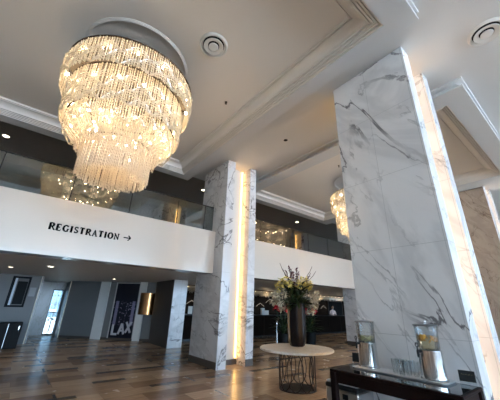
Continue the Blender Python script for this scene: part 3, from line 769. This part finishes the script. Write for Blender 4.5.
# potted red flowers behind the table
def potted(x, y, label, hgt, k):
    t = thing('potted_flowers', (x, y, 0), label, 'plant', 'tall potted red flowers')
    MB().lathe([(.17,0),(.2,.02),(.24,.5),(.25,.55),(.22,.55),(.2,.48)], 24).build('pot', M['pot'], t, smooth=True)
    f = MB()
    for i in range(70):
        a = random.uniform(0,2*PI); q = random.uniform(.25,.62)
        f.leaf((.06*math.cos(a), .06*math.sin(a), .5+random.uniform(0,.55)), (q*math.cos(a), q*math.sin(a), random.uniform(.1,.5)), .05, .35, 4)
    f.build('foliage', M['leaf'], t)
    for i in range(k):
        a = 2*PI*i/k+.4; r = .15+.16*(i % 2); zz = hgt-.1*random.random()
        s = MB().tube([(.03*math.cos(a),.03*math.sin(a),.5),(r*.6*math.cos(a),r*.6*math.sin(a),1.0),(r*math.cos(a),r*math.sin(a),zz)], .008, 5).build('flower_stem', M['stem'], t)
        fl = MB()
        for p in range(16):
            v = Vector((random.gauss(0,1), random.gauss(0,1), random.gauss(.3,.8))).normalized()
            fl.leaf((r*math.cos(a)+v.x*.03, r*math.sin(a)+v.y*.03, zz+v.z*.03), v*.15, .045, .15, 3)
        fl.build('petals', M['red' if i % 4 else 'white'], s)
potted(8.85, 8.75, 'tall potted red flowers on the floor behind the table, left of the vase', 1.52, 8)
potted(10.55, 8.75, 'tall potted red flowers on the floor behind the table, right of the vase', 1.45, 8)

# ------------------------------------------------------------------ round table, vase, flowers
TX, TY = 4.86, 4.43
t = thing('round_table', (TX, TY, 0), 'round cream stone table on a dark openwork drum base under the flower vase', 'table')
MB().lathe([(.60,.685),(.745,.690),(.765,.70),(.765,.725),(.755,.735),(.001,.735)], 64).build('table_top', M['table_stone'], t, smooth=True)
b = MB(); R = .365
tr = MB(); ring_tube(tr, R, .675, .012, 48); tr.build('top_ring', M['iron'], t, smooth=True)
b.lathe([(.001,.0),(R+.010,.0),(R+.012,.012),(R+.008,.022),(R-.012,.022),(R-.02,.012),(.001,.012)], 48)
b.build('base_ring', M['iron'], t, smooth=True)
n = 10
for i in range(n):
    a = 2*PI*i/n
    for sgn, ww, z0, z1 in ((1,.30,.015,.67),):
        pts = []
        c0 = a + (0 if z1 > .5 else PI/n)
        for j in range(20):
            u = 2*PI*j/20; aa = c0 + ww/R*.55*math.cos(u); zz = (z0+z1)/2 + (z1-z0)/2*math.sin(u)
            pts.append((R*math.cos(aa), R*math.sin(aa), zz))
        MB().tube(pts, .0095, 5, closed=True).build('iron_loop', M['iron'], t, smooth='all')

t = thing('tall_vase', (5.06, 4.58, .735), 'tall dark fluted vase holding flowers on the round table', 'vase')
pts = []
def vase_ring(r, zz, n=40): return [(r*(1+.035*math.cos(8*2*PI*i/n))*math.cos(2*PI*i/n), r*(1+.035*math.cos(8*2*PI*i/n))*math.sin(2*PI*i/n), zz) for i in range(n)]
MB().loops([vase_ring(r, zz) for r, zz in ((.13,0),(.155,.02),(.19,.10),(.195,.3),(.195,.84),(.20,.88),(.18,.88),(.17,.80))], True, True).build('body', M['vase'], t, smooth=True)
t = thing('flower_arrangement', (5.06, 4.58, 1.60), 'tall bouquet of yellow and cream flowers with plum spikes in the dark vase', 'flowers')
f = MB()
for i in range(190):
    a = random.uniform(0,2*PI); r = random.uniform(0,.16); q = random.uniform(.12,.42)
    f.leaf((r*math.cos(a), r*math.sin(a), random.uniform(-.05,.38)), (q*math.cos(a), q*math.sin(a), random.uniform(-.12,.30)), .035, .25, 4)
f.build('foliage', M['leaf'], t)
def bloom(c, r, mat, name, n=46, par=None):
    m_ = MB()
    for i in range(n):
        v = Vector((random.gauss(0,1),random.gauss(0,1),random.gauss(0,1))).normalized()
        p = Vector(c)+v*r*random.uniform(.3,.9)
        m_.leaf(p, v*r*.5, r*.24, .15, 2)
    return m_.build(name, M[mat], par)
vx = Vector((.778,-.628,0)); vy = Vector((.577,.73,0))   # across / away seen from the entrance side
def fpos(u, w, zz): return vx*u + vy*w + Vector((0,0,zz))
def stem_to(p, name='flower_stem', mat='stem', r=.006):
    return MB().tube([(p.x*.08,p.y*.08,-.15),(p.x*.45,p.y*.45,p.z*.5),tuple(p)], r, 5).build(name, M[mat], t)
for u, w, zz, r in ((-.33,-.05,.46,.11),(-.22,-.15,.52,.10),(-.40,.05,.36,.10),(-.26,.15,.45,.10),(-.15,-.20,.42,.09),(.10,-.18,.50,.10),(.22,-.10,.50,.11),(.33,0,.44,.10),(.15,.12,.46,.10),(.28,-.18,.38,.09),(.05,-.22,.40,.08)):
    p = fpos(u, w, zz); bloom(p, r, 'yellow', 'yellow_bloom', 44, stem_to(p))
for u, w, zz, r in ((-.45,-.05,.18,.12),(-.38,-.15,.06,.11),(-.50,.08,.05,.10),(-.30,-.22,.20,.09),(.44,-.02,.16,.12),(.40,-.12,.02,.12),(.50,.08,.22,.10),(.34,-.2,.12,.10),(.36,.0,-.12,.09),(-.30,.05,-.06,.09)):
    p = fpos(u, w, zz); bloom(p, r, 'white', 'cream_spray', 60, stem_to(p))
for u, w, zz in ((-.14,-.02,.86),(-.08,.05,.80),(-.18,.08,.74),(.03,-.05,.80),(-.05,-.1,.70),(.08,.08,.72),(.30,.02,.62)):
    p = fpos(u*1.1, w, zz); st = stem_to(p, mat='twig')
    m_ = MB()
    for i in range(40):
        k = random.uniform(.62,1.0); q = p*k; a = random.uniform(0,2*PI)
        m_.leaf((q.x,q.y,q.z), (.045*math.cos(a),.045*math.sin(a),.03), .014, .1, 2)
    m_.build('plum_spike', M['purple'], st)
for u, w, zz in ((-.36,0,.92),(-.28,.1,.80),(.42,0,.86),(.52,.06,.76),(.36,-.08,.70)):
    p = fpos(u, w, zz)
    MB().tube([(0,0,-.1),(p.x*.5,p.y*.5,p.z*.62),(p.x*.85,p.y*.85,p.z*.85),tuple(p)], [.008,.007,.006,.004], 5).build('twig', M['twig'], t)

# ------------------------------------------------------------------ console table with the drinks
CX0, CX1, CY0, CY1, CZ = 3.55, 4.19, 1.13, 2.65, .76
t = thing('console_table', ((CX0+CX1)/2, (CY0+CY1)/2, 0), 'dark wood console table with black glass top in front of the largest pillar', 'table')
hx, hy = (CX1-CX0)/2, (CY1-CY0)/2
MB().bbox(-hx, hx, -hy, hy, CZ-.035, CZ-.004, .006).build('table_top', M['wood'], t)
MB().bbox(-hx+.03, hx-.03, -hy+.03, hy-.03, CZ-.004, CZ, .001).build('glass_inlay', M['blackglass'], t)
ap = MB()
ap.box(-hx+.03,-hx+.055,-hy+.03,hy-.03,CZ-.155,CZ-.035).box(hx-.055,hx-.03,-hy+.03,hy-.03,CZ-.155,CZ-.035)
ap.box(-hx+.055,hx-.055,-hy+.03,-hy+.055,CZ-.155,CZ-.035).box(-hx+.055,hx-.055,hy-.055,hy-.03,CZ-.155,CZ-.035)
ap.build('apron', M['wood'], t)
for sx in (-1,1):
    for sy in (-1,1):
        cx, cy = sx*(hx-.04), sy*(hy-.04)
        MB().bbox(cx-.038, cx+.038, cy-.038, cy+.038, 0, CZ-.035, .004).build('leg', M['wood'], t)

t = thing('serving_tray', (4.02, 1.93, CZ), 'long shallow steel tray under the dispensers and tumblers', 'tray')
n = MB()
n.loops([n._oct(-.155,.155,-.56,.56,.04,0), n._oct(-.165,.165,-.57,.57,.04,.012), n._oct(-.175,.175,-.58,.58,.04,.016), n._oct(-.172,.172,-.577,.577,.04,.02), n._oct(-.155,.155,-.56,.56,.04,.008)], True, True)
n.build('tray_body', M['tray'], t, smooth=False)
TZ = CZ+.0085
def dispenser(x, y, label, drink, fruit, fill, rot):
    t = thing('beverage_dispenser', (x, y, TZ), label, 'dispenser', 'drink dispensers on the console', rot=(0,0,rot))
    MB().lathe([(.135,0),(.142,.006),(.142,.018),(.132,.025),(.124,.295),(.128,.305),(.128,.315),(.10,.318)], 36).build('steel_base', M['steel'], t, smooth=True)
    MB().lathe([(.113,.318),(.117,.33),(.125,.56),(.128,.575),(.124,.575),(.120,.56),(.112,.335),(.104,.326)], 36, capa=True, capb=True).build('clear_tank', M['acryl'], t, smooth=True)
    q = .112+(.008*fill)
    dr = MB().lathe([(.109,.330),(q-.004,.33+.23*fill),(.001,.33+.23*fill)], 30).build('drink', M[drink], t, smooth=True)
    n_ = 9
    for i in range(n_):
        a = 2*PI*i/n_+random.random()*.3; r = .066+.012*random.random(); zz = .33+.23*fill-.012-.05*random.random()
        s = MB().lathe([(.001,-.003),(.03,-.003),(.031,0),(.03,.003),(.001,.003)], 14).build('fruit_slice', M[fruit], t)
        s.location = (r*math.cos(a), r*math.sin(a), zz); s.rotation_euler = (random.uniform(.4,1.4), random.uniform(-.6,.6), a)
    ld = MB().lathe([(.136,.575),(.138,.583),(.124,.592),(.04,.600),(.001,.602)], 36).build('lid', M['lidgrey'], t, smooth=True)
    MB().lathe([(.012,.60),(.012,.61),(.024,.618),(.022,.628),(.001,.632)], 16).build('lid_knob', M['steelb'], ld, smooth=True)
    sp = MB(); sp.tube([(-.118,0,.30),(-.165,0,.30)], .016, 10); sp.tube([(-.155,0,.305),(-.160,0,.235)], [.018,.012], 10)
    spo = sp.build('spigot', M['blackpl'], t, smooth=True)
    h = MB(); h.tube([(-.157,0,.30),(-.160,0,.345)], .008, 8); h.tube([(-.160+.0*math.cos(u), .022*math.cos(u), .366+.022*math.sin(u)) for u in [2*PI*k/14 for k in range(14)]], .006, 6, closed=True)
    h.build('lever', M['blackpl'], spo, smooth='all')
dispenser(4.06, 2.355, 'steel and clear drink dispenser with pale lemon water at the left end of the console', 'drink', 'lemon', .28, -.5)
dispenser(4.01, 1.525, 'steel and clear drink dispenser with orange slices nearer the right end of the console', 'drinko', 'orange', .60, -.5)

gl0 = None; gi = 0
gspots = [(4.13,1.98),(4.13,1.895),(4.13,1.81),(4.05,1.99),(4.05,1.905),(4.05,1.82),(4.05,1.735),(3.97,1.87)]
names = ['clear tumbler in the rear row on the tray, nearest the lemon dispenser','clear tumbler in the middle of the rear row on the tray','clear tumbler in the rear row on the tray, nearest the orange dispenser',
 'clear tumbler in the middle row on the tray, nearest the lemon dispenser','second clear tumbler of the middle row from the lemon dispenser','third clear tumbler of the middle row from the lemon dispenser','clear tumbler in the middle row on the tray, beside the orange dispenser','clear tumbler standing alone at the front edge of the tray']
for (x, y), nm in zip(gspots, names):
    if gl0 is None:
        gl0 = MB().lathe([(.028,0),(.030,.004),(.039,.155),(.0375,.155),(.0285,.012),(.001,.010)], 20, capa=True, capb=False).build('tumbler', M['tumbler'], smooth=True); o = gl0
    else:
        o = gl0.copy(); COL.objects.link(o)
    o.location = (x, y, TZ); tag(o, nm, 'glass', 'tumblers on the tray')

def sign_card(x, y, rot, w, h, label, lift=.035):
    zz = CZ+lift
    t = thing('sign_card', (x, y, zz), label, 'sign', 'black sign cards on the console', rot=(0,0,rot))
    b = MB(); b.loops([[(-w/2,-.004,0),(w/2,-.004,0),(w/2,.004,0),(-w/2,.004,0)],[(-w/2,.016,h),(w/2,.016,h),(w/2,.024,h),(-w/2,.024,h)]], True, True); b.build('card', M['card'], t)
    MB().box(-w/2,w/2,.0,.03,-lift,.004).build('foot', M['acryl'], t)
    s = MB()
    return t, w, h
c1 = sign_card(4.13, 2.585, -PI/2+.2, .125, .115, 'small black sign card at the left end of the console beside the lemon dispenser')
c2 = sign_card(4.13, 1.235, -PI/2+.2, .15, .105, 'black sign card leaning at the right end of the console by the pillar corner')
m_ = MB()
for k, zz in enumerate((.064,)):
    xs = [-.05+.1*i/24 for i in range(25)]
    m_.tube([(xx, .009, zz+.007*math.sin(i*1.9)+.004*math.sin(i*.8)) for i, xx in enumerate(xs)], .0014, 4)
m_.build('script_lettering', M['cardtxt'], c2[0])

# waste bin beside the console
t = thing('waste_bin', (3.895, 2.60, 0), 'square steel waste bin with black band, tucked under the left end of the console', 'bin')
MB().bbox(-.19,.19,-.25,.25,.03,.50,.015).build('steel_body', M['steelb'], t)
MB().bbox(-.195,.195,-.255,.255,.50,.555,.012).build('black_band', M['blackpl'], t)
MB().bbox(-.185,.185,-.245,.245,.555,.585,.02).build('lid', M['plaster'], t)
MB().box(-.18,.18,-.24,.24,0,.03).build('foot', M['blackpl'], t)
MB().box(-.196,-.189,-.10,-.02,.40,.46).build('black_emblem', M['blackpl'], t)

# ------------------------------------------------------------------ light and camera
w = bpy.data.worlds.new('World'); S.world = w; w.use_nodes = True
bg = w.node_tree.nodes['Background']; bg.inputs[0].default_value = (.45,.71,1.0,1); bg.inputs[1].default_value = 8.5
sl = bpy.data.lights.new('sun', 'SUN'); sl.energy = 58; sl.color = (.98,.965,.95); sl.angle = .01
so = link(bpy.data.objects.new('sun', sl)); so.location = (30, 5, 40)
so.rotation_euler = (Vector((-.62,-.20,-.76))).to_track_quat('-Z','Y').to_euler()
pl = bpy.data.lights.new('window_portal', 'AREA'); pl.shape = 'RECTANGLE'; pl.size = X1-X0; pl.size_y = 5.85
po = link(bpy.data.objects.new('window_portal', pl)); po.location = ((X0+X1)/2, Y0-.25, 3.0); po.rotation_euler = (-PI/2, 0, PI)
pl.cycles.is_portal = True
po.rotation_euler = (PI/2, 0, 0)

cam = bpy.data.cameras.new('Camera'); co = link(bpy.data.objects.new('Camera', cam)); S.camera = co
R = ((.77780642,-.24864484,-.57722865),(-.62797428,-.26975573,-.7299864),(.02579662,.93027286,-.3659603))
mw4 = Matrix([list(R[i])+[0] for i in range(3)]+[[0,0,0,1]]); mw4.translation = Vector((0,0,1.5))
co.matrix_world = mw4
cam.sensor_fit = 'HORIZONTAL'; cam.sensor_width = 36; cam.lens = 273/500*36; cam.clip_start = .05; cam.clip_end = 200

S.view_settings.view_transform = 'Standard'; S.view_settings.look = 'None'; S.view_settings.gamma = 1
S.view_settings.use_curve_mapping = False; S.view_settings.exposure = 0.5
